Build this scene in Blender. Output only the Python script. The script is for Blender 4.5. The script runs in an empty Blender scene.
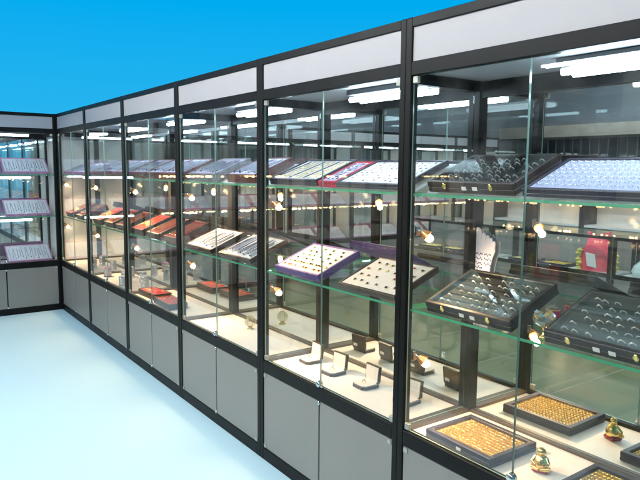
import bpy, math, random
from mathutils import Matrix, Vector
random.seed(7)
sc = bpy.context.scene
COL = sc.collection
R = math.radians

# ------------------------------------------------------------------ camera
cam_d = bpy.data.cameras.new('camera')
cam = bpy.data.objects.new('camera', cam_d); COL.objects.link(cam)
rx = Vector((0.5816, 0.8134, 0.0085)); ux = Vector((-0.0976, 0.0594, 0.9934)); fw = Vector((-0.8076, 0.5786, -0.1140))
m = Matrix.Identity(4)
for i in range(3):
    m[i][0] = rx[i]; m[i][1] = ux[i]; m[i][2] = -fw[i]
m.translation = Vector((7.4147, -1.7019, 1.6272))
cam.matrix_world = m
cam_d.sensor_width = 36; cam_d.lens = 35.2; cam_d.clip_start = 0.05; cam_d.clip_end = 500
sc.camera = cam

# ------------------------------------------------------------------ world: plain blue studio air
w = bpy.data.worlds.new('World'); sc.world = w; w.use_nodes = True
nt = w.node_tree; nt.nodes.clear()
out = nt.nodes.new('ShaderNodeOutputWorld'); bg = nt.nodes.new('ShaderNodeBackground')
tc = nt.nodes.new('ShaderNodeTexCoord'); sx = nt.nodes.new('ShaderNodeSeparateXYZ')
mr = nt.nodes.new('ShaderNodeMapRange'); cr = nt.nodes.new('ShaderNodeValToRGB')
mr.inputs['From Min'].default_value = -0.3; mr.inputs['From Max'].default_value = 0.3
nt.links.new(tc.outputs['Generated'], sx.inputs[0]); nt.links.new(sx.outputs['Z'], mr.inputs['Value'])
nt.links.new(mr.outputs[0], cr.inputs[0]); nt.links.new(cr.outputs[0], bg.inputs['Color']); nt.links.new(bg.outputs[0], out.inputs[0])
e = cr.color_ramp.elements
e[0].position = 0.0; e[0].color = (0.80, 0.93, 0.96, 1)
e[1].position = 0.90; e[1].color = (0.0, 0.41, 0.87, 1)
k = cr.color_ramp.elements.new(0.5); k.color = (0.08, 0.52, 0.87, 1)
k = cr.color_ramp.elements.new(0.63); k.color = (0.02, 0.455, 0.86, 1)
bg.inputs['Strength'].default_value = 1.0

sc.view_settings.view_transform = 'Standard'; sc.view_settings.look = 'None'
sc.view_settings.exposure = 0.0; sc.view_settings.gamma = 1.0
sc.view_settings.use_curve_mapping = False
cy = sc.cycles
cy.max_bounces = 10; cy.diffuse_bounces = 3; cy.glossy_bounces = 6; cy.transmission_bounces = 4
cy.transparent_max_bounces = 64
cy.sample_clamp_indirect = 6.0
cy.use_denoising = True
try: cy.denoiser = 'OPENIMAGEDENOISE'
except Exception: pass
cy.use_adaptive_sampling = True; cy.adaptive_threshold = 0.03

# light levels of the lamps the place has
TUBE = 30.0; TUBE_WALL = 14.0; SPOT_W = 22.0; ROOM = 104.0

# ------------------------------------------------------------------ materials
MATS = {}
def mat(name, col, rough=0.5, metal=0.0, noise=0.0, nscale=20.0, bump=0.0, bscale=200.0, emit=None, strength=0, spec=None, coat=0.0):
    if name in MATS: return MATS[name]
    M = bpy.data.materials.new(name); M.use_nodes = True
    t = M.node_tree; b = t.nodes['Principled BSDF']
    b.inputs['Base Color'].default_value = (*col, 1); b.inputs['Roughness'].default_value = rough; b.inputs['Metallic'].default_value = metal
    if spec is not None: b.inputs['Specular IOR Level'].default_value = spec
    if coat: b.inputs['Coat Weight'].default_value = coat
    if noise or bump:
        co = t.nodes.new('ShaderNodeTexCoord')
    if noise:
        n = t.nodes.new('ShaderNodeTexNoise'); n.inputs['Scale'].default_value = nscale; n.inputs['Detail'].default_value = 5
        t.links.new(co.outputs['Object'], n.inputs['Vector'])
        r_ = t.nodes.new('ShaderNodeMapRange'); r_.inputs['From Min'].default_value = .3; r_.inputs['From Max'].default_value = .7
        r_.inputs['To Min'].default_value = 1 - noise; r_.inputs['To Max'].default_value = 1 + noise
        t.links.new(n.outputs['Fac'], r_.inputs['Value'])
        mx = t.nodes.new('ShaderNodeVectorMath'); mx.operation = 'SCALE'; mx.inputs[0].default_value = col
        t.links.new(r_.outputs[0], mx.inputs['Scale']); t.links.new(mx.outputs[0], b.inputs['Base Color'])
        r2 = t.nodes.new('ShaderNodeMapRange'); r2.inputs['To Min'].default_value = max(0, rough - .12); r2.inputs['To Max'].default_value = min(1, rough + .12)
        t.links.new(n.outputs['Fac'], r2.inputs['Value']); t.links.new(r2.outputs[0], b.inputs['Roughness'])
    if bump:
        n2 = t.nodes.new('ShaderNodeTexNoise'); n2.inputs['Scale'].default_value = bscale; n2.inputs['Detail'].default_value = 3
        t.links.new(co.outputs['Object'], n2.inputs['Vector'])
        bp = t.nodes.new('ShaderNodeBump'); bp.inputs['Strength'].default_value = bump; bp.inputs['Distance'].default_value = .002
        t.links.new(n2.outputs['Fac'], bp.inputs['Height']); t.links.new(bp.outputs[0], b.inputs['Normal'])
    if emit:
        b.inputs['Emission Color'].default_value = (*emit, 1); b.inputs['Emission Strength'].default_value = strength
    MATS[name] = M; return M

def glass_mat(name, tint, ior=1.45, rough=0.0, dirt_or_white=0.0):
    M = bpy.data.materials.new(name); M.use_nodes = True; t = M.node_tree; t.nodes.clear()
    o = t.nodes.new('ShaderNodeOutputMaterial'); mx = t.nodes.new('ShaderNodeMixShader')
    tr = t.nodes.new('ShaderNodeBsdfTransparent'); gl = t.nodes.new('ShaderNodeBsdfGlossy'); fr = t.nodes.new('ShaderNodeFresnel')
    ge = t.nodes.new('ShaderNodeNewGeometry'); ma = t.nodes.new('ShaderNodeMath'); ma.operation = 'MULTIPLY_ADD'
    ma.inputs[1].default_value = 1 / ior - ior; ma.inputs[2].default_value = ior
    t.links.new(ge.outputs['Backfacing'], ma.inputs[0]); t.links.new(ma.outputs[0], fr.inputs['IOR'])
    tr.inputs['Color'].default_value = (*tint, 1); gl.inputs['Roughness'].default_value = rough; gl.inputs['Color'].default_value = (1, 1, 1, 1)
    t.links.new(fr.outputs[0], mx.inputs[0]); t.links.new(tr.outputs[0], mx.inputs[1]); t.links.new(gl.outputs[0], mx.inputs[2])
    last = mx
    if dirt_or_white:
        co = t.nodes.new('ShaderNodeTexCoord'); n = t.nodes.new('ShaderNodeTexNoise'); n.inputs['Scale'].default_value = 3.5; n.inputs['Detail'].default_value = 7
        mp = t.nodes.new('ShaderNodeMapRange'); mp.inputs['From Min'].default_value = .45; mp.inputs['From Max'].default_value = .8; mp.inputs['To Max'].default_value = dirt_or_white
        df = t.nodes.new('ShaderNodeBsdfDiffuse'); df.inputs['Color'].default_value = (.8, .82, .82, 1)
        m2 = t.nodes.new('ShaderNodeMixShader')
        t.links.new(co.outputs['Object'], n.inputs['Vector']); t.links.new(n.outputs['Fac'], mp.inputs['Value']); t.links.new(mp.outputs[0], m2.inputs[0])
        t.links.new(mx.outputs[0], m2.inputs[1]); t.links.new(df.outputs[0], m2.inputs[2]); last = m2
    t.links.new(last.outputs[0], o.inputs[0]); MATS[name] = M; return M

ALU = mat('black_aluminium', (0.0075, 0.0068, 0.0065), 0.45, 0.0, noise=.25, nscale=6, spec=.16)
ALU2 = mat('brown_strip', (0.040, 0.028, 0.021), 0.45, noise=.2, nscale=10)
HEAD = mat('white_header_board', (0.39, 0.37, 0.39), 0.5, noise=.03, nscale=2.5, bump=.03, bscale=60)
PANEL = mat('grey_laminate', (0.235, 0.222, 0.205), 0.42, noise=.05, nscale=3, bump=.05, bscale=400)
FLOORP = mat('white_base_board', (0.70, 0.67, 0.63), 0.45, noise=.04, nscale=4)
CEILP = mat('grey_top_board', (0.34, 0.34, 0.35), 0.6, noise=.05, nscale=4)
SIDEW = mat('white_side_board', (0.66, 0.66, 0.64), 0.55, noise=.03, nscale=3)
MIRROR = mat('mirror', (0.80, 0.86, 0.855), 0.0, 1.0)
GLASS = glass_mat('clear_glass', (0.985, 0.993, 0.988), dirt_or_white=.04)
SHELFG = glass_mat('shelf_glass', (0.955, 0.985, 0.965))
def milk():
    M = bpy.data.materials.new('milky_acrylic'); M.use_nodes = True; t = M.node_tree; t.nodes.clear()
    o = t.nodes.new('ShaderNodeOutputMaterial'); mx = t.nodes.new('ShaderNodeMixShader'); mx.inputs[0].default_value = .55
    a = t.nodes.new('ShaderNodeBsdfDiffuse'); b = t.nodes.new('ShaderNodeBsdfTranslucent')
    a.inputs['Color'].default_value = (.80, .83, .85, 1); b.inputs['Color'].default_value = (.88, .92, .94, 1)
    t.links.new(a.outputs[0], mx.inputs[1]); t.links.new(b.outputs[0], mx.inputs[2]); t.links.new(mx.outputs[0], o.inputs[0]); return M
MILK = milk()
EDGE = mat('green_glass_edge', (0.055, 0.29, 0.16), 0.15, emit=None)
DEDGE = mat('door_glass_edge', (0.20, 0.31, 0.27), 0.12)
CHROME = mat('chrome', (0.75, 0.75, 0.74), 0.16, 1.0)
CLIP = mat('grey_clip_metal', (0.42, 0.42, 0.36), 0.38, 0.6, noise=.15, nscale=40)
TUBEM = mat('tube_glow', (0.9, 0.95, 1), 0.4, emit=(0.66, 0.86, 1.0), strength=TUBE)
TUBEW = mat('shelf_tube_glow', (0.9, 0.95, 1), 0.4, emit=(0.76, 0.90, 1.0), strength=TUBE_WALL)
BULB = mat('warm_bulb', (1, .9, .7), 0.3, emit=(1.0, 0.72, 0.42), strength=60)
HALO_CUP = mat('orange_halo_cup', (0.80, 0.34, 0.12), 0.35, 0.8)  # orange halo of the bulbs put into the cup colour
SPARKLE = mat('warm_sparkle', (1, .9, .7), 0.3, emit=(1.0, 0.62, 0.28), strength=22)  # glow for added beads that imitate mirrored glints, not real bulbs
BATTEN = mat('batten_metal', (0.12, 0.125, 0.135), 0.5)
BLK = mat('black_leatherette', (0.012, 0.012, 0.014), 0.42, noise=.2, nscale=30, bump=.15, bscale=900)
NAVY = mat('navy_leatherette', (0.020, 0.018, 0.036), 0.42, noise=.2, nscale=30, bump=.15, bscale=900)
MAROON = mat('maroon_leatherette', (0.10, 0.026, 0.022), 0.45, noise=.2, nscale=30)
BROWN = mat('dark_brown_leatherette', (0.028, 0.015, 0.013), 0.42, noise=.2, nscale=30, bump=.15, bscale=900)
TAN = mat('wood_brown_edge', (0.13, 0.075, 0.045), 0.5, noise=.25, nscale=25)
PURP = mat('purple_cloth', (0.075, 0.048, 0.19), 0.7, noise=.15, nscale=60)
PINK = mat('mauve_cloth', (0.46, 0.22, 0.40), 0.7, noise=.1, nscale=60)
TAND = mat('dark_wood_edge', (0.055, 0.030, 0.020), 0.5, noise=.25, nscale=25)
RED = mat('red_velvet', (0.40, 0.016, 0.040), 0.8, noise=.2, nscale=50)
CREAM = mat('cream_velvet', (0.62, 0.58, 0.53), 0.8, noise=.05, nscale=60, bump=.2, bscale=700)
WHITEP = mat('white_velvet', (0.60, 0.61, 0.66), 0.8, noise=.05, nscale=60, bump=.2, bscale=700)
LILAC = mat('lilac_velvet', (0.40, 0.38, 0.55), 0.8, noise=.1, nscale=60, bump=.2, bscale=700)
BLKV = mat('black_velvet', (0.013, 0.014, 0.017), 0.8, noise=.2, nscale=60)
GREYV = mat('grey_velvet', (0.16, 0.165, 0.18), 0.8, noise=.2, nscale=60)
GOLD = mat('gold', (1.0, 0.74, 0.27), 0.24, 1.0)
SILVER = mat('silver', (0.85, 0.86, 0.88), 0.18, 1.0)
GOLDV = mat('gold_cloth', (0.50, 0.36, 0.13), 0.7, noise=.15, nscale=60)
RINGV = mat('blue_grey_velvet', (0.34, 0.37, 0.50), 0.8, noise=.1, nscale=60)
LIDG = glass_mat('lid_glass', (0.93, 0.96, 0.96), ior=2.2)
RINGW = mat('polished_silver', (0.92, 0.91, 0.88), 0.35, 0.55)
STEEL = mat('dull_steel_chain', (0.20, 0.22, 0.27), 0.4, 0.4)
GEM = mat('dark_gem', (0.012, 0.014, 0.016), 0.08)
GEMR = mat('ruby_gem', (0.32, 0.02, 0.05), 0.08)
GEMG = mat('green_gem', (0.03, 0.16, 0.06), 0.08)
PAPER = mat('paper_tag', (0.75, 0.74, 0.70), 0.7)
FOOTM = mat('foot_board', (0.66, 0.66, 0.78), 0.5)
INK = mat('blue_ink', (0.05, 0.05, 0.20), 0.6)
SHOPF = mat('shop_floor_tile', (0.10, 0.122, 0.052), 0.32, noise=.18, nscale=1.5)
GROUT = mat('floor_joint', (0.28, 0.28, 0.22), 0.6)
PALEF = mat('pale_blue_floor', (0.52, 0.71, 0.77), 0.75, noise=.0, spec=.15)
DARKW = mat('dark_wall', (0.13, 0.145, 0.165), 0.7, noise=.15, nscale=2)
BEIGE = mat('beige_wall', (0.40, 0.37, 0.31), 0.7, noise=.08, nscale=2)
CEILD = mat('shop_ceiling', (0.28, 0.31, 0.35), 0.8, noise=.1, nscale=2)
WINP = mat('dark_window_pane', (0.012, 0.016, 0.022), 0.06)
WINF = mat('window_frame_grey', (0.10, 0.105, 0.11), 0.5)
BEAMM = mat('wood_beam', (0.26, 0.22, 0.18), 0.55, noise=.15, nscale=8)
CTOP = mat('white_counter_board', (0.78, 0.77, 0.75), 0.4, noise=.03, nscale=4)
CRYS = glass_mat('crystal', (0.90, 0.93, 0.86), ior=2.4, rough=.03, dirt_or_white=.6)  # brightness put into the clear crystal as white patches
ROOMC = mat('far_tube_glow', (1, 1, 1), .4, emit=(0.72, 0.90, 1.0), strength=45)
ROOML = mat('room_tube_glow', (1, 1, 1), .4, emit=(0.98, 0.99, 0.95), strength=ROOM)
BAGR = mat('red_bag', (0.60, 0.03, 0.07), 0.45, noise=.15, nscale=10)
BAGY = mat('yellow_ruffle', (0.60, 0.50, 0.06), 0.5, noise=.15, nscale=10)
BAGW = mat('clear_film', (0.62, 0.70, 0.66), 0.25)
MAGENTA = mat('magenta_box', (0.36, 0.02, 0.12), 0.3)
BANGLEP = mat('purple_stand', (0.20, 0.08, 0.22), 0.5)

for m_ in (BULB, SPARKLE): m_.cycles.emission_sampling = 'NONE'
# ------------------------------------------------------------------ mesh helpers
class MB:
    def __init__(s): s.v = []; s.f = []; s.mi = []; s.sm = []
    def add(s, vs, fs, mi=0, sm=False):
        b = len(s.v); s.v += [tuple(p) for p in vs]
        for f in fs: s.f.append(tuple(b + i for i in f)); s.mi.append(mi); s.sm.append(sm)
        return s
    def box(s, x0, x1, y0, y1, z0, z1, mi=0, fm=None):
        vs = [(x0,y0,z0),(x1,y0,z0),(x1,y1,z0),(x0,y1,z0),(x0,y0,z1),(x1,y0,z1),(x1,y1,z1),(x0,y1,z1)]
        fs = [(0,3,2,1),(4,5,6,7),(0,1,5,4),(2,3,7,6),(1,2,6,5),(3,0,4,7)]   # bottom top front back right left
        b = len(s.v); s.v += vs
        for i, f in enumerate(fs): s.f.append(tuple(b + j for j in f)); s.mi.append((fm or {}).get(i, mi)); s.sm.append(False)
        return s
    def bbox(s, x0, x1, y0, y1, z0, z1, c=0.003, mi=0):
        # box with chamfered vertical and top edges
        vs = []; n = 8
        def ring(i, z): 
            a0, a1, b0, b1 = x0 + i, x1 - i, y0 + i, y1 - i
            return [(a0 + c, b0, z), (a1 - c, b0, z), (a1, b0 + c, z), (a1, b1 - c, z), (a1 - c, b1, z), (a0 + c, b1, z), (a0, b1 - c, z), (a0, b0 + c, z)]
        rs = [ring(c, z0), ring(0, z0 + c), ring(0, z1 - c), ring(c, z1)]
        vs = sum(rs, []); fs = [tuple(range(7, -1, -1)), tuple(24 + i for i in range(8))]
        for k_ in range(3):
            for i in range(8):
                j = (i + 1) % 8; fs.append((k_*8+i, k_*8+j, k_*8+8+j, k_*8+8+i))
        return s.add(vs, fs, mi)
    def lathe(s, c, prof, n=16, mi=0, axis='z', sm=True):
        vs = []; fs = []
        for r_, h in prof:
            for i in range(n):
                a = 2*math.pi*i/n; x, y = r_*math.cos(a), r_*math.sin(a)
                if axis == 'z': vs.append((c[0]+x, c[1]+y, c[2]+h))
                elif axis == 'y': vs.append((c[0]+x, c[1]+h, c[2]+y))
                else: vs.append((c[0]+h, c[1]+x, c[2]+y))
        for k_ in range(len(prof)-1):
            for i in range(n):
                j = (i+1) % n; q = (k_*n+i, k_*n+j, (k_+1)*n+j, (k_+1)*n+i)
                fs.append(q if axis != 'y' else q[::-1])
        s.add(vs, fs, mi, sm)
        top = len(prof)-1; b = len(s.v) - len(vs)
        for ring_, flip in ((0, True), (top, False)):
            idx = [b + ring_*n + i for i in range(n)]
            if (flip and axis != 'y') or (not flip and axis == 'y'): idx = idx[::-1]
            s.f.append(tuple(idx)); s.mi.append(mi); s.sm.append(False)
        return s
    def cyl(s, p0, p1, r0, r1=None, n=10, mi=0, sm=True):
        r1 = r0 if r1 is None else r1
        a = Vector(p0); b_ = Vector(p1); d = (b_-a).normalized()
        t = d.orthogonal().normalized(); q = d.cross(t)
        vs = []
        for P, r_ in ((a, r0), (b_, r1)):
            for i in range(n):
                g = 2*math.pi*i/n; vs.append(P + t*(r_*math.cos(g)) + q*(r_*math.sin(g)))
        s.add(vs, [(i, (i+1) % n, n+(i+1) % n, n+i) for i in range(n)], mi, sm)
        return s.add(vs, [tuple(range(n-1, -1, -1)), tuple(range(n, 2*n))], mi)
    def prism(s, poly, y0, y1, mi=0):
        # polygon in x,z extruded along y
        n = len(poly); vs = [(x, y0, z) for x, z in poly] + [(x, y1, z) for x, z in poly]
        fs = [tuple(range(n)), tuple(range(2*n-1, n-1, -1))] + [(i, n+i, n+(i+1) % n, (i+1) % n) for i in range(n)]
        return s.add(vs, fs, mi)
    def prismx(s, poly, x0, x1, mi=0):
        # polygon in y,z extruded along x
        n = len(poly); vs = [(x0, y, z) for y, z in poly] + [(x1, y, z) for y, z in poly]
        fs = [tuple(range(n-1, -1, -1)), tuple(range(n, 2*n))] + [(i, (i+1) % n, n+(i+1) % n, n+i) for i in range(n)]
        return s.add(vs, fs, mi)
    def ring(s, c, rad, tube, up, side, mi=0, seg=10, a0=0.0, a1=2*math.pi, sides=4):
        up = Vector(up).normalized(); side = Vector(side).normalized(); nrm = up.cross(side)
        c = Vector(c); vs = []; closed = abs(a1-a0-2*math.pi) < 1e-4
        N = seg if closed else seg+1
        for i in range(N):
            a = a0 + (a1-a0)*i/seg; rd = side*math.cos(a) + up*math.sin(a)
            for j in range(sides):
                g = 2*math.pi*j/sides
                vs.append(c + rd*(rad + tube*math.cos(g)) + nrm*(tube*math.sin(g)))
        fs = []
        for i in range(seg):
            i2 = (i+1) % N
            for j in range(sides):
                j2 = (j+1) % sides; fs.append((i*sides+j, i2*sides+j, i2*sides+j2, i*sides+j2))
        return s.add(vs, fs, mi, True)
    def blob(s, c, r_, mi=0, sq=1.0):
        c = Vector(c); rz = r_*sq
        vs = [c+Vector((r_,0,0)), c+Vector((0,r_,0)), c+Vector((-r_,0,0)), c+Vector((0,-r_,0)), c+Vector((0,0,rz)), c+Vector((0,0,-rz))]
        return s.add(vs, [(0,1,4),(1,2,4),(2,3,4),(3,0,4),(1,0,5),(2,1,5),(3,2,5),(0,3,5)], mi)
    def mesh(s, name, mats):
        me = bpy.data.meshes.new(name); me.from_pydata(s.v, [], s.f)
        for mm in (mats if isinstance(mats, (list, tuple)) else [mats]): me.materials.append(mm)
        me.polygons.foreach_set('material_index', s.mi); me.polygons.foreach_set('use_smooth', s.sm); me.update()
        return me
    def build(s, name, mats, parent=None, kind=None):
        o = bpy.data.objects.new(name, s.mesh(name, mats)); COL.objects.link(o)
        if parent is not None: o.parent = parent
        if kind: o['kind'] = kind
        return o

def tag(o, label, cat, group=None):
    o['label'] = label; o['category'] = cat
    if group: o['group'] = group
    return o
def thing(name, label=None, cat=None, group=None, loc=(0,0,0), rz=0):
    o = bpy.data.objects.new(name, None); COL.objects.link(o); o.empty_display_size = .05
    o.location = loc; o.rotation_euler = (0, 0, rz)
    if label: tag(o, label, cat, group)
    return o
def dup(o, parent=None):
    c = o.copy(); COL.objects.link(c); c.parent = parent
    for ch in o.children: dup(ch, c)
    return c
def place(proto, used, loc, rz=0, label=None, cat=None, group=None, rxx=0):
    o = proto if not used.get(proto.name) else dup(proto)
    used[proto.name] = True
    o.location = loc; o.rotation_euler = (rxx, 0, rz)
    if label: tag(o, label, cat, group)
    return o
USED = {}
ORD = ['first', 'second', 'third', 'fourth', 'fifth', 'sixth', 'seventh', 'eighth', 'ninth', 'tenth', 'eleventh']

# ------------------------------------------------------------------ dimensions read off the photograph
W = 1.119; D = 0.428; H = 2.2
ZB, ZPT, ZR, ZF = 0.069, 0.5055, 0.5715, 0.556
ZHT, ZHB, ZGT = 2.162, 2.034, 1.982
ZU, ZM = 1.533, 1.071
PW = 0.031

# ------------------------------------------------------------------ setting
def setting(name, mb, mt): 
    o = mb.build(name, mt, None, 'structure'); return o
setting('floor', MB().box(-6, 11, -1.35, 4, -.05, 0), PALEF)
shop_floor = setting('shop_floor', MB().box(-1, 11, -9, -1.352, -.05, -.004), SHOPF)
jm = MB()
for i in range(9): jm.box(-1, 11, -1.9 - i*.8, -1.894 - i*.8, -.0045, -.002)
for i in range(15): jm.box(-.8 + i*.8, -.794 + i*.8, -9, -1.36, -.0045, -.0025)
jm.build('tile_joint', GROUT, shop_floor, 'stuff')
setting('wall_opposite', MB().box(-1, 11, -7.75, -7.6, 0, 3.2), DARKW)
setting('wall_side', MB().box(10.9, 11, -7.6, -1.9, 0, 3.2), BEIGE)
setting('wall_left', MB().box(-1, -.46, -7.6, -1.9, 0, 3.2), DARKW)
setting('ceiling', MB().box(-1, 2.0, -7.75, -1.9, 3.2, 3.3).box(2.0, 11, -7.75, -.6, 3.2, 3.3), CEILD)
setting('wall_pier', MB().box(2.3, 3.3, -7.6, -7.45, 0, 3.2), BEIGE)
setting('ceiling_beam', MB().box(-.4, 10.8, -7.45, -7.2, 2.2, 2.4), BEAMM)
for x0, x1 in ((-.4, 2.25), (3.4, 6.4), (6.6, 9.6)):
    wn = thing('window', loc=(x0, -7.6, 0.9)); wn['kind'] = 'structure'
    L = x1-x0
    MB().box(0, L, 0, .02, 0, 1.3).build('pane', WINP, wn)
    n = int(L/.16)
    g = MB()
    for i in range(n+1): g.box(i*L/n-.008, i*L/n+.008, .02, .045, 0, 1.3)
    for zz in (0, .65, 1.28): g.box(0, L, .021, .04, zz, zz+.02)
    g.build('glazing_bars', WINF, wn, 'stuff')

# ceiling tube fittings of the shop
def room_light(x, y, L, label):
    t = thing('ceiling_tube_light', label, 'ceiling light', 'tube lights on the shop ceiling', (x, y, 3.2))
    MB().box(-L/2, L/2, -.11, .11, -.05, 0).build('housing', BATTEN, t)
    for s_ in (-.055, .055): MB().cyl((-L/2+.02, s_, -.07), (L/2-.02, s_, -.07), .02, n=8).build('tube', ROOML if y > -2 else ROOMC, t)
for i, (x, y) in enumerate(((3.3, -1.9), (4.9, -1.9), (7.2, -1.9), (1.4, -3.3), (3.6, -3.3), (5.8, -3.3), (1.4, -4.9), (3.6, -4.9), (5.8, -4.9), (2.4, -6.4), (5.2, -6.4))):
    room_light(x, y, 1.5, ORD[i]+' twin tube ceiling light, counted from the corner row by row')

# ------------------------------------------------------------------ the cabinets
def cabinet(kind, left='glass', right='none', drop=0.0):
    """local frame: x along the front 0..W, front face at y=0 looking to -y, z up"""
    t = thing('display_cabinet')
    P = lambda n, mb, mt, par=t, kd=None: mb.build(n, mt, par, kd)
    for x0 in (0.0005, W-PW-.0005):
        P('post', MB().bbox(x0, x0+PW, 0, .040, 0, H-.002, .0025), ALU)
        P('post', MB().bbox(x0, x0+PW, D-.028, D+.012, .02, H-.06, .0025), ALU)
    a, b = PW+.0005, W-PW-.0005
    P('top_rail', MB().bbox(a, b, .001, .038, ZHT, H-.003, .002), ALU)
    P('header_rail', MB().bbox(a, b, .001, .038, ZGT, ZHB, .002), ALU)
    P('counter_rail', MB().bbox(a, b, .001, .038, ZPT, ZR, .003), ALU)
    P('base_rail', MB().bbox(a, b, .001, .038, 0, ZB, .002), ALU)
    P('header_panel', MB().box(a-.002, b+.002, .009, .017, ZHB-.004, ZHT+.004), HEAD)
    mid = W/2
    for x0, x1 in ((a, mid-.004), (mid+.004, b)):
        dp = P('lower_panel', MB().bbox(x0+.002, x1-.002, .006, .022, ZB+.002, ZPT-.002, .0015), PANEL)
        xe = x1-.03 if x0 > mid-.1 else x0+.006
        for zz in (ZB+.006, ZPT-.026): MB().box(xe, xe+.022, .002, .0058, zz, zz+.02).build('hinge_clip', CLIP, dp)
    P('back_of_seam', MB().box(mid-.02, mid+.02, .024, .034, ZB, ZPT), ALU)
    for zz in (ZB+.012, ZPT-.01):
        P('panel_lock', MB().lathe((mid+.001, -.003, zz), [(.0001, 0), (.009, 0), (.011, .004), (.011, .0085)], 12, axis='y'), CHROME)
    # interior boards
    P('floor_board', MB().box(a-.018, b+.018, .039, D-.012, ZPT+.01, ZF), FLOORP)
    P('floor_back_rail', MB().box(a, b, D-.022, D-.003, ZF+.0005, ZF+.010), ALU2)
    for x0, x1 in ((.0006, PW+.001), (W-PW-.001, W-.0006)):
        P('floor_side_rail', MB().box(x0, x1, .041, D-.029, ZF+.0007, ZF+.014), ALU2)
        P('top_side_rail', MB().box(x0, x1, .041, D-.029, ZGT-.03, ZHB-.004), ALU)
    P('top_board', MB().box(a, b, .039, D-.005, ZGT+.012, ZGT+.022), CEILP)
    P('back_rail', MB().box(a, b, D-.020, D-.002, ZGT-.055, ZGT+.011), ALU)
    P('roof_board', MB().box(a-.015, b+.015, .04, D+.01, H-.055, H-.045), PANEL)
    P('mirror', MB().box(a-.01, b+.01, D-.0015, D+.004, ZPT, ZGT+.03), MIRROR)
    P('back_board', MB().box(a-.01, b+.01, D+.0042, D+.010, .03, H-.07), PANEL)
    # doors
    for x0, x1, s_ in ((a+.003, mid-.002, 1), (mid+.002, b-.003, -1)):
        dr = P('glass_door', MB().box(x0, x1, .012, .018, ZR+.004, ZGT-.004, 0, {0: 1, 1: 1, 4: 1, 5: 1}), [GLASS, DEDGE])
        xe = x0 if s_ > 0 else x1-.026
        for zz in (ZR+.003, ZGT-.030): MB().bbox(xe, xe+.026, .0075, .0225, zz, zz+.027, .002).build('pivot_clip', CLIP, dr)
        if s_ < 0:
            lk = MB().lathe((x0+.004, -.012, ZR+.022), [(.0001, 0), (.012, 0), (.016, .004), (.016, .023)], 16, axis='y')
            lk.box(x0-.016, x0+.026, .003, .0115, ZR+.006, ZR+.014); lk.build('lock', CHROME, dr)
    # sides
    if left == 'glass':
        P('side_glass', MB().box(-.0025, .0025, .042, D-.03, ZF+.016, ZGT-.031, 0, {0: 1, 1: 1}), [GLASS, DEDGE])
    else:
        P('side_board', MB().box(.003, .012, .042, D-.003, ZF+.016, ZGT+.01), SIDEW)
    if right == 'glass':
        P('side_glass', MB().box(W-.0025, W+.0025, .042, D-.03, ZF+.016, ZGT-.031, 0, {0: 1, 1: 1}), [GLASS, DEDGE])
    elif right == 'board':
        P('side_board', MB().box(W-.012, W-.003, .042, D-.003, ZF+.016, ZGT+.01), SIDEW)
    # shelves
    for z in (ZU, ZM):
        sh = P('glass_shelf', MB().box(.018 if left == 'glass' else .014, W-.018 if right != 'board' else W-.014, .028, D-.006, z-.010, z, 0, {2: 1, 3: 1, 4: 1, 5: 1}), [SHELFG, EDGE])
        for xx in (.026, W-.044):
            for yy in (.05, D-.07): MB().cyl((xx+.008, yy, z-.018), (xx+.008, yy, z-.0102), .006, n=8).build('shelf_pin', CHROME, sh)
    if kind == 'row':
        P('display_ramp', MB().prismx([(.10, ZU+.0005), (.104, ZU+.0005), (.376, ZU+.114), (.381, ZU+.0005), (.385, ZU+.0005), (.385, ZU+.118), (.37, ZU+.118), (.10, ZU+.004)], .035, W-.035), MILK)
        L0, L1 = W*.5, W-.045
        fx = P('tube_shade_batten', MB().bbox(L0-.01, L1+.01, .155, .245, ZGT-.014, ZGT+.011, .003), BATTEN)  # batten added above the tubes to shade the top board
        for yy in (.168, .232): MB().cyl((L0+.01, yy, ZGT-.034), (L1-.01, yy, ZGT-.034), .0125, n=10).build('tube', TUBEM, fx)
        for z in (ZU-.105-drop*.6, ZM-.110-drop):
            sp = P('spot_lamp', MB().bbox(PW+.001, PW+.012, .040, .062, z-.004, z+.034, .002).cyl((PW+.012, .051, z+.02), (PW+.030, .058, z+.01), .004, n=8), CHROME)
            MB().cyl((PW+.026, .056, z+.014), (PW+.046, .070, z-.004), .010, .024, n=14).build('lamp_cup', HALO_CUP, sp)
            MB().lathe((PW+.050, .073, z-.022), [(.001, -.006), (.012, -.001), (.0175, .008), (.013, .020), (.004, .026)], 12).build('bulb_or_sparkle', BULB, sp)
            ld = bpy.data.lights.new('spot_glow', 'SPOT'); ld.energy = SPOT_W; ld.color = (1.0, 0.64, 0.32); ld.spot_size = R(150); ld.spot_blend = .8; ld.shadow_soft_size = .015
            lo = bpy.data.objects.new('lamp_light', ld); COL.objects.link(lo); lo.parent = sp
            lo.location = (PW+.075, .085, z-.03); d_ = Vector((.75, .42, -1.0)).normalized()
            lo.rotation_euler = d_.to_track_quat('-Z', 'Y').to_euler()
    else:
        for z in (ZGT-.004, ZU-.012, ZM-.012):
            if kind == 'far' and z < 1.9:
                for i in range(22):
                    xx = .5*W+random.choice((-.3, .05, .32))+random.gauss(0, .07); yy = random.uniform(.05, .33)
                    MB().lathe((xx, yy, z-.022), [(.003, -.008), (.015, .0), (.016, .010), (.005, .0205)], 8).build('bulb_or_sparkle', SPARKLE, t)  # added sparkle points standing in for repeated reflections of the spot lamps
                continue
            fx = P('shelf_batten', MB().box(.26, W-.25, .05, .075, z-.012, z-.0005), BATTEN)
            MB().cyl((.28, .0625, z-.024), (W-.27, .0625, z-.024), .012, n=8).build('tube', TUBEW, fx)
    return t

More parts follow.
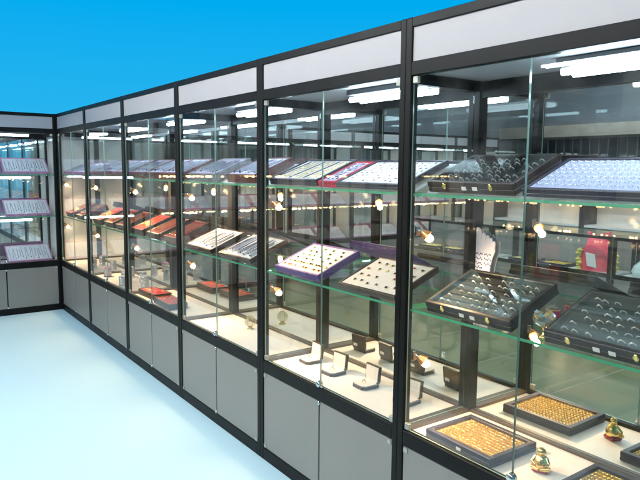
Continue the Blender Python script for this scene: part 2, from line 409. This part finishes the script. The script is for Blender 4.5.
CONTENT = ['holding white ring trays beside the corner', 'with red trays above and stacked bangle stands',
           'with three red chain trays on its lower shelf', 'with a crystal egg on its white floor',
           'with four open ring boxes on its floor', 'with glass lidded ring cases and gold ring trays']
protos = {'first': cabinet('row', 'board', 'none'), 'mid': cabinet('row', 'glass', 'none'), 'last': cabinet('row', 'glass', 'glass', .10)}
for i in range(6):
    pk = 'first' if i == 0 else ('last' if i == 5 else 'mid')
    place(protos[pk], USED, (i*W, 0, 0), 0, 'black framed mirror backed glass cabinet ' + CONTENT[i], 'display cabinet', 'glass cabinets in the long row')
wc = cabinet('wall', 'board', 'board')
wc.name = 'wall_cabinet'
wf = cabinet('far', 'board', 'board'); wf.name = 'wall_cabinet'
corner_filler = MB().bbox(W+.0012, W+.042, .0005, .042, 0, H-.002, .0025)
for j in range(6):
    lab = 'mirror backed tube lit cabinet set square to the long row at the corner' if j == 0 else ORD[j]+' wall cabinet from the corner, on the short side, seen in mirrors'
    wcab = place(wc if j == 0 else wf, USED, (-.001, -W*(j+1)-.001, 0), R(90), lab, 'display cabinet', 'cabinets along the short side')
    if j == 5: corner_filler.build('corner_post', ALU, bpy.data.objects['wall_cabinet'])

# ------------------------------------------------------------------ jewellery
def ring_rows(mb, x0, x1, y0, y1, z, nx, ny, rad=.009, tube=.0016, mi=0, gem=None, jit=.002, skip=0.0, half=True, yaw=0.0):
    for iy in range(ny):
        for ix in range(nx):
            if random.random() < skip: continue
            x = x0 + (x1-x0)*(ix+.5)/nx + random.uniform(-jit, jit); y = y0 + (y1-y0)*(iy+.5)/ny + random.uniform(-jit, jit)*.5
            a = yaw + random.uniform(-.2, .2)
            mb.ring((x, y, z), rad, tube, (0, -.25, 1), (math.cos(a), math.sin(a), 0), mi, 7, 0 if half else 0, math.pi if half else 2*math.pi, 4)
            if gem is not None and random.random() < .75: mb.blob((x, y-.25*rad, z+rad*1.05), tube*2.0, gem, .8)
def chain(mb, p0, p1, sag, z, mi, n=14, r_=.0022):
    prev = None
    for i in range(n+1):
        t = i/n; x = p0[0]+(p1[0]-p0[0])*t + random.uniform(-.001, .001); y = p0[1]+(p1[1]-p0[1])*t - sag*math.sin(math.pi*t)
        if prev: mb.cyl((prev[0], prev[1], z+r_), (x, y, z+r_), r_, n=5, mi=mi)
        prev = (x, y)
TILT = R(22)
def tray(name, w_, d_, h_, frame, pad, style, legs=False, lip=.006, rim=.014):
    """local: front edge at y=0, flat; tilted about x when placed"""
    t = thing(name)
    fm = MB()
    fm.bbox(-w_/2, w_/2, 0, d_, 0, h_*.45, .002)
    fm.bbox(-w_/2, w_/2, 0, rim, h_*.45, h_, .002); fm.bbox(-w_/2, w_/2, d_-rim, d_, h_*.45, h_, .002)
    fm.bbox(-w_/2, -w_/2+rim, rim, d_-rim, h_*.45, h_-.0002, .002); fm.bbox(w_/2-rim, w_/2, rim, d_-rim, h_*.45, h_-.0002, .002)
    fm.build('frame', frame, t)
    zt = h_-lip
    x0, x1, y0, y1 = -w_/2+rim+.0005, w_/2-rim-.0005, rim+.0005, d_-rim-.0005
    MB().box(x0, x1, y0, y1, h_*.45+.0005, zt).build('pad', pad, t)
    j = MB()
    X0, X1, Y0, Y1 = x0+.012, x1-.012, y0+.01, y1-.01
    if style == 'rings_white':
        ring_rows(j, X0, X1, Y0, Y1, zt, 13, 7, .010, .0018, 0, 1); ms = [SILVER, WHITEP]
    elif style == 'rings_case':
        bars = MB()
        for i in range(6):
            yb = Y0 + (Y1-Y0)*(i+.5)/6; bars.bbox(X0, X1, yb-.013, yb+.013, zt+.0005, zt+.007, .002)
        bars.build('foam_bar', pad, t, 'stuff')
        ring_rows(j, X0, X1, Y0, Y1, zt+.007, 9, 6, .0105, .0023, 0, 1, jit=.008, skip=.16); ms = [RINGW, RINGW]
    elif style == 'gold_rings':
        ring_rows(j, X0, X1, Y0, Y1, zt, 17, 9, .0098, .0026, 0, 1, jit=.0022, yaw=.3); ms = [GOLD, GOLD]
    elif style == 'gems':
        for iy in range(4):
            for ix in range(6):
                if random.random() < .15: continue
                x = X0+(X1-X0)*(ix+.5)/6+random.uniform(-.01, .01); y = Y0+(Y1-Y0)*(iy+.5)/4+random.uniform(-.008, .008)
                q = random.choice((1, 1, 1, 2, 3, 0)); j.blob((x, y, zt+.004), .0075, q, .6)
                j.ring((x, y, zt+.002), .009, .0012, (0, 1, 0), (1, 0, 0), 0, 8)
        ms = [GOLD, GEM, GEMR, GEMG]
    elif style == 'gems_rows':
        for iy in range(6):
            n_ = (10, 13, 5, 6, 4, 4)[iy]
            for ix in range(n_):
                x = X0+(X1-X0)*(ix+.5+random.uniform(-.25, .25))/n_; y = Y0+(Y1-Y0)*(iy+.45)/6
                q = (2, 1, 1, 3, 1, 3)[iy] if random.random() < .8 else 0; j.blob((x, y, zt+.004), .0085, q, .6)
                j.ring((x, y, zt+.002), .0095, .0012, (0, 1, 0), (1, 0, 0), 0, 8)
        ms = [GOLD, GEM, GEMR, GEMG]
    elif style == 'chains':
        for i in range(9):
            x = X0+(X1-X0)*(i+.5)/9; chain(j, (x-.02, Y0+.005), (x+.02, Y1-.005), random.uniform(-.006, .006), zt, 0 if i % 3 else 1)
        ms = [GOLD, GEM]
    elif style == 'chains_gold':
        for i in range(4):
            x = X0+(X1-X0)*(i+.5)/4; chain(j, (x-.012, Y0+.02), (x+.012, Y1-.01), random.uniform(-.012, .012), zt, 0, r_=.0030)
            j.blob((x-.012, Y0+.016, zt+.004), .008, 0, .6)
        ms = [GOLD]
    elif style == 'small':
        for iy in range(8):
            for ix in range(11):
                x = X0+(X1-X0)*(ix+.5)/11+random.uniform(-.004, .004); y = Y0+(Y1-Y0)*(iy+.5)/8+random.uniform(-.003, .003)
                a = random.uniform(.9, 1.9); j.cyl((x, y, zt+.002), (x+.011*math.cos(a), y+.011*math.sin(a), zt+.002), .0016, n=5, mi=random.choice((0, 0, 1)))
        ms = [SILVER, GEM]
    elif style == 'pendants':
        for ix in range(16):
            x = X0+(X1-X0)*(ix+.5)/16; ys = random.uniform(.015, .075); chain(j, (x, Y0+ys), (x+random.uniform(-.014, .014), Y1-random.uniform(.005, .06)), random.uniform(-.010, .010), zt, 0, 8, .0020)
            j.blob((x, Y0+ys-.008, zt+.004), random.uniform(.005, .009), random.choice((0, 1)), .6)
        ms = [STEEL, GEM]
    j.build('jewellery', ms, t, 'stuff')
    if style == 'rings_case':
        MB().box(x0-.004, x1+.004, y0-.004, y1+.004, h_+.0005, h_+.0035, 0, {2: 0}).build('glass_lid', LIDG, t)
        for xx in (-w_*.28, w_*.26):
            cl = MB().ring((xx, -.003, h_*.62), .008, .0022, (0, 0, 1), (1, 0, 0), 0, 12); cl.bbox(xx-.005, xx+.005, -.004, -.0005, h_*.35, h_*.9, .0008); cl.build('clasp', GOLD, t)
    if style in ('rings_case', 'gold_rings'):
        for q, xx in enumerate((-.03, .02) if style == 'rings_case' else (.0,)):
            MB().box(xx, xx+.022, -.0014, -.0002, h_*.3, h_*.62).build('paper_tag', PAPER, t)
    if legs:
        # clear props that hold the back edge up
        for xx in (-w_/2+.03, w_/2-.05):
            ln = d_*math.tan(TILT)
            MB().box(xx, xx+.018, d_-.03, d_-.026, -ln*.92, 0).build('prop', SHELFG, t)
    return t

TY = {
 'case':   tray('ring_case', .40, .285, .045, BLK, BLKV, 'rings_case', legs=True, lip=.020, rim=.016),
 'caseU':  tray('ring_case', .40, .285, .045, BROWN, BLKV, 'rings_case', lip=.020, rim=.016),
 'white':  tray('ring_tray', .40, .28, .03, NAVY, RINGV, 'rings_white'),
 'small':  tray('earring_tray', .46, .28, .026, NAVY, WHITEP, 'small'),
 'chain':  tray('chain_tray', .44, .28, .034, NAVY, WHITEP, 'chains'),
 'gems':   tray('gem_tray', .39, .28, .028, BROWN, CREAM, 'gems', legs=True, lip=.003),
 'gemrow': tray('gem_tray', .40, .28, .038, PURP, CREAM, 'gems_rows', legs=True, lip=.003),
 'silver': tray('silver_tray', .40, .28, .030, BROWN, WHITEP, 'pendants', legs=True, lip=.003),
 'red':    tray('red_chain_tray', .25, .28, .055, TAND, RED, 'chains_gold', legs=True, lip=.003),
 'redflat':tray('red_chain_box', .34, .15, .05, TAND, RED, 'chains_gold', lip=.004),
 'lilac':  tray('pendant_tray', .34, .28, .05, MAROON, LILAC, 'pendants', lip=.003),
 'lilacD': tray('pendant_tray', .40, .28, .05, GREYV, LILAC, 'pendants', lip=.003),
 'redU':   tray('red_tray', .14, .26, .03, RED, LILAC, 'small', lip=.003),
 'gold':   tray('gold_ring_tray', .33, .265, .036, NAVY, GOLDV, 'gold_rings', lip=.012, rim=.022),
 'mauve':  tray('mauve_tray', .46, .26, .030, PINK, WHITEP, 'pendants', legs=True, lip=.004, rim=.012),
}
def upper(key, x, label, group=None, dz=0.0):
    return place(TY[key], USED, (x, .062, ZU+.006+dz), 0, label, 'tray', group, TILT)
def middle(key, x, label, group=None, y=.05):
    return place(TY[key], USED, (x, y, ZM+.002), 0, label, 'tray', group, TILT)

# upper shelf, resting on the white ramp
upper('white', 6.31, 'dark tray of bright silver rings on the white ramp, above a ring case')
upper('caseU', 5.88, 'black lidded ring case with brown front, on the upper shelf')
upper('small', 5.31, 'white earring tray with thin dark frame, upper shelf above the gem trays')
upper('chain', 4.71, 'white tray of yellow and dark chains in thick dark frame, upper shelf')
upper('redU', 5.01, 'small red edged tray squeezed between two white trays, upper shelf', dz=-.002)
upper('lilacD', 3.64, 'lilac pendant tray with thick grey sides, upper shelf above the crystal egg')
place(TY['lilac'], USED, (4.16, .062, ZU+.006), 0, 'lilac pendant tray with maroon sides beside the thick grey tray', 'tray', None, TILT)
for n_, x in enumerate((1.36, 1.71, 2.05, 2.44, 2.80, 3.15)):
    upper('lilac', x, ORD[n_]+' lilac maroon sided tray from the mauve trays, above the red trays', 'lilac trays on the upper shelf')
for n_, x in enumerate((.28, .78)):
    place(TY['mauve'], USED, (x, .062, ZU+.006), 0, 'mauve edged white tray on the ramp, %s the corner' % ('touching' if n_ == 0 else 'second from'), 'tray', 'mauve trays in the corner cabinet', TILT)
# middle shelf
middle('case', 5.90, 'black lidded ring case in front of the foot shaped card')
middle('case', 6.43, 'black lidded ring case beside the gold goblet, middle shelf')
middle('gems', 5.32, 'cream gem tray with thin brown frame, middle shelf')
middle('gemrow', 4.77, 'cream gem tray with purple cloth sides, middle shelf')
middle('silver', 3.58, 'white pendant tray beside the red trays, middle shelf', None)
middle('silver', 4.09, 'white pendant tray above the crystal egg, middle shelf', None)
for n_, x in enumerate((.30, .70, 1.32, 1.68, 2.03, 2.43, 2.79, 3.14)):
    middle('red', x, ORD[n_]+' red velvet chain tray counted from the corner, middle shelf', 'red trays on the middle shelf')
# base boards
place(TY['gold'], USED, (5.868, .053, ZF+.0005), R(-1), 'navy tray packed with gold rings next to the cabinet post', 'tray')
place(TY['gold'], USED, (6.43, .085, ZF+.0005), R(1), 'navy tray packed with gold rings beyond the gold figurine', 'tray')
place(TY['redflat'], USED, (2.46, .09, ZF+.0005), R(2), 'red topped chain box near the bangle stands, on the cabinet floor', 'box')
place(TY['redflat'], USED, (2.86, .06, ZF+.0005), R(-2), 'red topped chain box touching the door, on the cabinet floor', 'box')
# trays of the short side, standing steep
for j in range(6):
    for q, yy in enumerate((-.30, -.83)):
        for z, nm in ((ZU, 'upper'), (ZM, 'middle'), (ZF, 'lowest')):
            if j == 0:
                lab = 'mauve edged white tray %s, %s level of the corner cabinet' % ('near the corner post' if q == 0 else 'away from the corner post', nm)
            else:
                lab = 'mauve edged tray, %s level, %s end, %s wall cabinet from the corner' % (nm, 'nearer' if q == 0 else 'farther', ORD[j])
            o = place(TY['mauve'], USED, (-.085, -W*j+yy, z+.003), R(90), lab, 'tray', 'mauve trays along the short side', R(36))

# ring boxes
def ring_box():
    t = thing('ring_box')
    w_, d_ = .105, .095
    def oct_(x, y, z0, z1, c, mt, nm, par):
        ps = [(-x+c, -y), (x-c, -y), (x, -y+c), (x, y), (-x, y), (-x, -y+c)]
        n = len(ps); vs = [(a, b, z0) for a, b in ps] + [(a, b, z1) for a, b in ps]
        return MB().add(vs, [tuple(range(n-1, -1, -1)), tuple(range(n, 2*n))] + [(i, (i+1) % n, n+(i+1) % n, n+i) for i in range(n)]).build(nm, mt, par)
    base = oct_(w_/2, d_/2, 0, .014, .018, BROWN, 'base', t)
    oct_(w_/2-.006, d_/2-.006, .0142, .019, .015, CREAM, 'cushion', base)
    rg = MB().ring((0, -.005, .024), .010, .0018, (0, 0, 1), (.8, .6, 0), 0, 12); rg.blob((0, -.005, .036), .004, 1); rg.build('ring', [GOLD, GEM], base)
    lid = oct_(w_/2, d_/2, 0, .014, .018, BROWN, 'lid', t)
    lin = oct_(w_/2-.006, d_/2-.006, .0142, .0165, .015, CREAM, 'lid_lining', lid)
    tg = MB().box(-.04, -.008, -.02, -.004, -.0012, -.0002).build('paper_tag', PAPER, lid)
    lid.location = (0, d_/2+.012, .006+d_/2); lid.rotation_euler = (R(-96)+R(180), 0, 0)
    return t, lid
rb, lid = ring_box()
lid.rotation_euler = (R(84), 0, 0)
for q, (x, y, a) in enumerate(((4.635, .225, -4), (4.865, .215, 3), (5.115, .225, -2), (5.385, .245, 6))):
    place(rb, USED, (x, y, ZF+.0005), R(a), ('first', 'second', 'third', 'fourth')[q] + ' open ring box counted from the purple tray end, on cabinet floor', 'ring box', 'open ring boxes on the cabinet floor')

# crystal egg
def egg():
    t = thing('crystal_egg', 'clear faceted crystal egg on a small metal foot, standing alone', 'ornament', None, (3.83, .30, ZF+.0005))
    MB().lathe((0, 0, 0), [(.001, 0), (.024, 0), (.024, .004), (.012, .012), (.016, .016)], 16).build('foot', GOLD, t)
    pr_ = [(.004, .016), (.022, .022), (.033, .036), (.035, .052), (.030, .070), (.019, .085), (.006, .095)]
    MB().lathe((0, 0, 0), pr_, 11, sm=False).build('crystal_body', CRYS, t)
    g = MB()
    for i in range(3): g.ring((0, 0, .053), .0355, .0016, (math.cos(i*1.05), math.sin(i*1.05), 0), (0, 0, 1), 0, 20)
    g.build('wire_band', GOLD, t)
egg()

# gold figurine: seated, round belly, red base
def figurine():
    t = thing('gold_figurine', 'small gold seated figurine with red base among the gold ring trays', 'figurine', None, (6.145, .19, ZF+.0005), R(20))
    MB().bbox(-.028, .028, -.024, .024, 0, .014, .004).build('base', GEMR, t)
    b = MB()
    b.lathe((0, 0, .0142), [(.010, 0), (.027, .002), (.029, .012), (.026, .026), (.021, .038), (.014, .046), (.008, .049)], 18)
    b.lathe((0, -.002, .060), [(.004, 0), (.011, .004), (.0145, .012), (.0135, .020), (.008, .026), (.001, .028)], 16)
    for s_ in (-1, 1):
        b.cyl((s_*.018, -.004, .052), (s_*.029, -.014, .036), .008, .0065, n=10); b.cyl((s_*.029, -.014, .036), (s_*.012, -.028, .032), .0065, .005, n=10)
        b.cyl((s_*.010, -.004, .020), (s_*.030, -.020, .019), .010, .008, n=10); b.cyl((s_*.030, -.020, .019), (s_*.002, -.030, .018), .008, .006, n=10)
        b.lathe((s_*.0145, -.002, .066), [(.0005, 0), (.003, .002), (.003, .008), (.0005, .010)], 8)
    b.build('body', GOLD, t)
figurine()

# goblet ornament and pink box on the middle shelf
def goblet():
    t = thing('gold_goblet', 'gold and glass goblet ornament between the two ring cases', 'ornament', None, (6.19, .10, ZM+.0005))
    MB().lathe((0, 0, 0), [(.001, 0), (.020, 0), (.018, .004), (.006, .010), (.005, .028), (.010, .034)], 16).build('stem', GOLD, t)
    MB().lathe((0, 0, 0), [(.010, .034), (.030, .044), (.040, .060), (.036, .076), (.028, .084)], 14, sm=False).build('bowl', CRYS, t)
    g = MB()
    for i in range(9):
        a = i*.7; g.blob((.026*math.cos(a), .026*math.sin(a), .070+.006*(i % 3)), .011, i % 2, .9)
    g.build('flower', [GOLD, SILVER], t)
goblet()
def pinkbox():
    t = thing('magenta_trinket_box', 'small magenta trinket box with clear lid behind the ring case', 'box', None, (6.045, .365, ZM+.0005), R(15))
    MB().lathe((0, 0, 0), [(.001, 0), (.026, 0), (.028, .004), (.028, .034), (.024, .036)], 8, sm=False).build('drum', MAGENTA, t)
    MB().lathe((0, 0, .0362), [(.024, 0), (.026, .003), (.020, .012), (.001, .015)], 12).build('lid', CRYS, t)
    MB().ring((0, 0, .034), .028, .002, (0, 1, 0), (1, 0, 0), 0, 16).build('band', GOLD, t)
pinkbox()

# foot shaped card
def foot():
    t = thing('foot_card', 'pale violet foot shaped card with five toes and dark printed marks', 'card', None, (5.668, .408, ZM+.0005), 0)
    o = [(-.050, 0), (.040, 0), (.041, .05), (.036, .10), (.036, .14), (.046, .18), (.060, .215), (.057, .236), (.030, .252), (-.010, .262), (-.054, .258), (-.058, .225), (-.054, .19), (-.046, .15), (-.043, .11), (-.048, .06)]
    b = MB(); b.prism(o, 0, .006)
    def toe(x, z, rx_, rz_, zb):
        p = [(x-rx_*.8, zb)] + [(x+rx_*.8, zb)] + [(x+rx_*math.cos(a), z+rz_*math.sin(a)) for a in [i*math.pi/10 for i in range(-1, 12)]]
        b.prism(p, .0002, .0058)
    toe(-.037, .280, .0250, .030, .240); toe(-.002, .274, .0105, .015, .25); toe(.018, .267, .0098, .014, .245); toe(.036, .257, .0090, .013, .235); toe(.052, .245, .0080, .012, .225)
    b.build('board', FOOTM, t)
    k_ = MB()
    for i, zz in enumerate((.196, .176, .156, .138)):
        for s_, x in ((-1, -.040), (1, .006)):
            if s_ > 0 and i == 3: continue
            for c in range(5): 
                xx = x + c*.0075; zc = zz+.004*math.sin(c*2.3+i); k_.box(xx, xx+.0055, -.0008, -.0002, zc-.003, zc+.0035)
    for c in range(7):
        xx = -.040+c*.010; zc = .085+.005*math.sin(c*1.9); k_.box(xx, xx+.007, -.0008, -.0002, zc-.006, zc+.006)
    k_.build('printed_marks', INK, t, 'stuff')
    MB().box(-.05, .04, -.03, -.001, 0, .004).build('stand', SHELFG, t)
foot()

# bangle stands
def bangles(mt, mt2, h_, r_):
    t = thing('bangle_stand')
    MB().lathe((0, 0, 0), [(.001, 0), (r_*1.15, 0), (r_*1.15, .006), (r_*.82, .009), (r_*.82, h_-.004), (r_*.6, h_)], 18).build('stand', mt2, t)
    n = int((h_-.015)/.009)
    for i in range(n):
        MB().ring((random.uniform(-.002, .002), random.uniform(-.002, .002), .014+i*.009), r_*.95, .0042, (0, 1, 0), (1, 0, 0), 0, 20, sides=6).build('bangle', mt, t)
    return t
bs = bangles(SILVER, WHITEP, .105, .032); bp_ = bangles(SILVER, BANGLEP, .095, .036)
for n_, (x, y) in enumerate(((.55, .30), (.72, .16), (.93, .30), (1.45, .31), (1.60, .20), (1.78, .31), (1.93, .07), (2.02, .24))):
    place(bs, USED, (x, y, ZF+.0005), random.uniform(0, 3), ORD[n_]+' silver bangle stack on pale stand, counted from the corner', 'bangle stand', 'silver bangle stands on the cabinet floor')
place(bp_, USED, (1.30, .13, ZF+.0005), 0, 'bangles stacked on a wider purple round stand', 'bangle stand')

# ------------------------------------------------------------------ the shop reflected in the mirrors: low counters across the aisle
def counter():
    t = thing('shop_counter'); L = 1.5; HC = .96; DK = .54
    for x in (0, L-.03):
        for y in (0, -.47): MB().box(x, x+.03, y-.03, y, 0, HC).build('post', ALU, t)
    MB().box(.03, L-.03, -.022, -.002, .02, DK-.002).build('front_panel', PANEL, t)
    MB().box(.03, L-.03, -.469, -.031, DK, DK+.02).build('deck', CTOP, t)
    MB().box(.03, L-.03, -.03, 0, DK, DK+.04).build('lower_rail', ALU, t)
    MB().box(.03, L-.03, -.03, 0, HC-.03, HC).build('top_rail', ALU, t)
    MB().box(.03, L-.03, -.018, -.012, DK+.04, HC-.03).build('front_glass', GLASS, t)
    MB().box(.002, L-.002, -.498, -.002, HC+.002, HC+.01, 0, {2: 1}).build('glass_top', [SHELFG, EDGE], t)
    MB().box(.03, L-.03, -.5, -.488, .02, HC).build('back_board', PANEL, t)
    MB().cyl((.1, -.06, HC-.015), (L-.1, -.06, HC-.015), .010, n=8).build('tube', TUBEW, t)
    return t
def back_shelf():
    t = thing('back_shelf'); L = 1.5
    for x in (0, L-.03): MB().box(x, x+.03, -.33, 0, 0, 1.25).build('post', ALU, t)
    MB().box(.03, L-.03, -.33, -.31, 0, 1.25).build('back_board', CTOP, t)
    for z in (.5, .85, 1.2):
        MB().box(.03, L-.03, -.309, -.002, z, z+.03).build('shelf', CTOP, t)
    for i in range(16): MB().lathe((.75+random.choice((-.5, -.1, .4))+random.gauss(0, .08), -random.uniform(.04, .2), 1.172), [(.004, 0), (.014, .006), (.015, .016), (.006, .027)], 8).build('bulb_or_sparkle', SPARKLE, t)  # glowing points added under the top shelf for warm sparkle in the mirrors
    MB().box(.03, L-.03, -.02, -.003, .02, .48).build('front_panel', PANEL, t)
    return t
co, bk = counter(), back_shelf()
for i in range(5):
    place(co, USED, (1.0+i*1.52, -3.5, 0), 0, ORD[i]+' low glass shop counter across the aisle from the short side', 'counter', 'low counters across the aisle')
    place(bk, USED, (1.0+i*1.52, -5.4, 0), 0, ORD[i]+' white back shelf behind the low counters from the short side', 'shelf', 'back shelves across the aisle')
    for q in range(3):
        if (i, q) in ((1, 2), (2, 0)): continue
        place(TY['gold'], USED, (1.35+i*1.52+q*.42, -3.85 if q % 2 == 0 else -3.58, .5605), R(180) if q % 2 else 0, ORD[q]+' gold ring tray inside the '+ORD[i]+' low counter across the aisle', 'tray', 'gold trays in the far counters')

def gift_bag():
    t = thing('gift_bag', 'red gift bag with yellow ruffles and white front inside a far counter', 'bag', None, (3.76, -3.72, .5605), R(165))
    t.scale = (1.4, 1.4, 1.4)
    vs = []; fs = []; n = 14; rw = 9
    for k_ in range(rw):
        z = .26*k_/(rw-1); a_ = .085+.05*math.sin(math.pi*min(1, k_/(rw-1)+.18)); b_ = .055*(1-.72*(k_/(rw-1))**2)
        for i in range(n):
            g = 2*math.pi*i/n; wob = 1+random.uniform(-.07, .07)
            zz = z + (.05*abs(math.cos(g))**3 if k_ == rw-1 else 0) + (random.uniform(-.008, .008) if k_ else 0)
            vs.append((a_*math.copysign(abs(math.cos(g))**.6, math.cos(g))*wob, b_*math.sin(g)*wob, zz))
    for k_ in range(rw-1):
        for i in range(n): fs.append((k_*n+i, k_*n+(i+1) % n, (k_+1)*n+(i+1) % n, (k_+1)*n+i))
    fs += [tuple(range(n-1, -1, -1)), tuple((rw-1)*n+i for i in range(n))]
    MB().add(vs, fs).build('bag_body', BAGR, t)
    MB().add([(-.01,-.066,.03),(.06,-.062,.04),(.075,-.064,.14),(.01,-.066,.13),(-.01,-.030,.03),(.06,-.030,.04),(.075,-.030,.14),(.01,-.030,.13)], [(0,1,2,3),(7,6,5,4),(0,4,5,1),(1,5,6,2),(2,6,7,3),(3,7,4,0)]).build('white_panel', PAPER, t)
    for s_ in (-1, 1):
        r__ = MB()
        for i in range(7): r__.blob((s_*(.125+.012*(i % 2)), -.02+.02*math.sin(i*2), .01+i*.024), .026, 0, .8)
        r__.build('ruffle', BAGY, t)
gift_bag()
def film_bag():
    t = thing('film_bag', 'pale clear film bag tied at the neck inside a far counter', 'bag', None, (4.26, -3.72, .5605))
    MB().lathe((0, 0, 0), [(.01, 0), (.10, .005), (.12, .05), (.10, .11), (.05, .16), (.02, .19), (.035, .23), (.045, .26)], 9, sm=False).build('film', BAGW, t)
    MB().ring((0, 0, .19), .022, .004, (0, 1, 0), (1, 0, 0), 0, 10).build('tie', GOLD, t)
film_bag()
# ------------------------------------------------------------------ drop unplaced prototypes
for o in list(bpy.data.objects):
    if o.parent is None and o.type == 'EMPTY' and 'label' not in o and o.get('kind') != 'structure':
        for c in list(o.children_recursive): bpy.data.objects.remove(c)
        bpy.data.objects.remove(o)
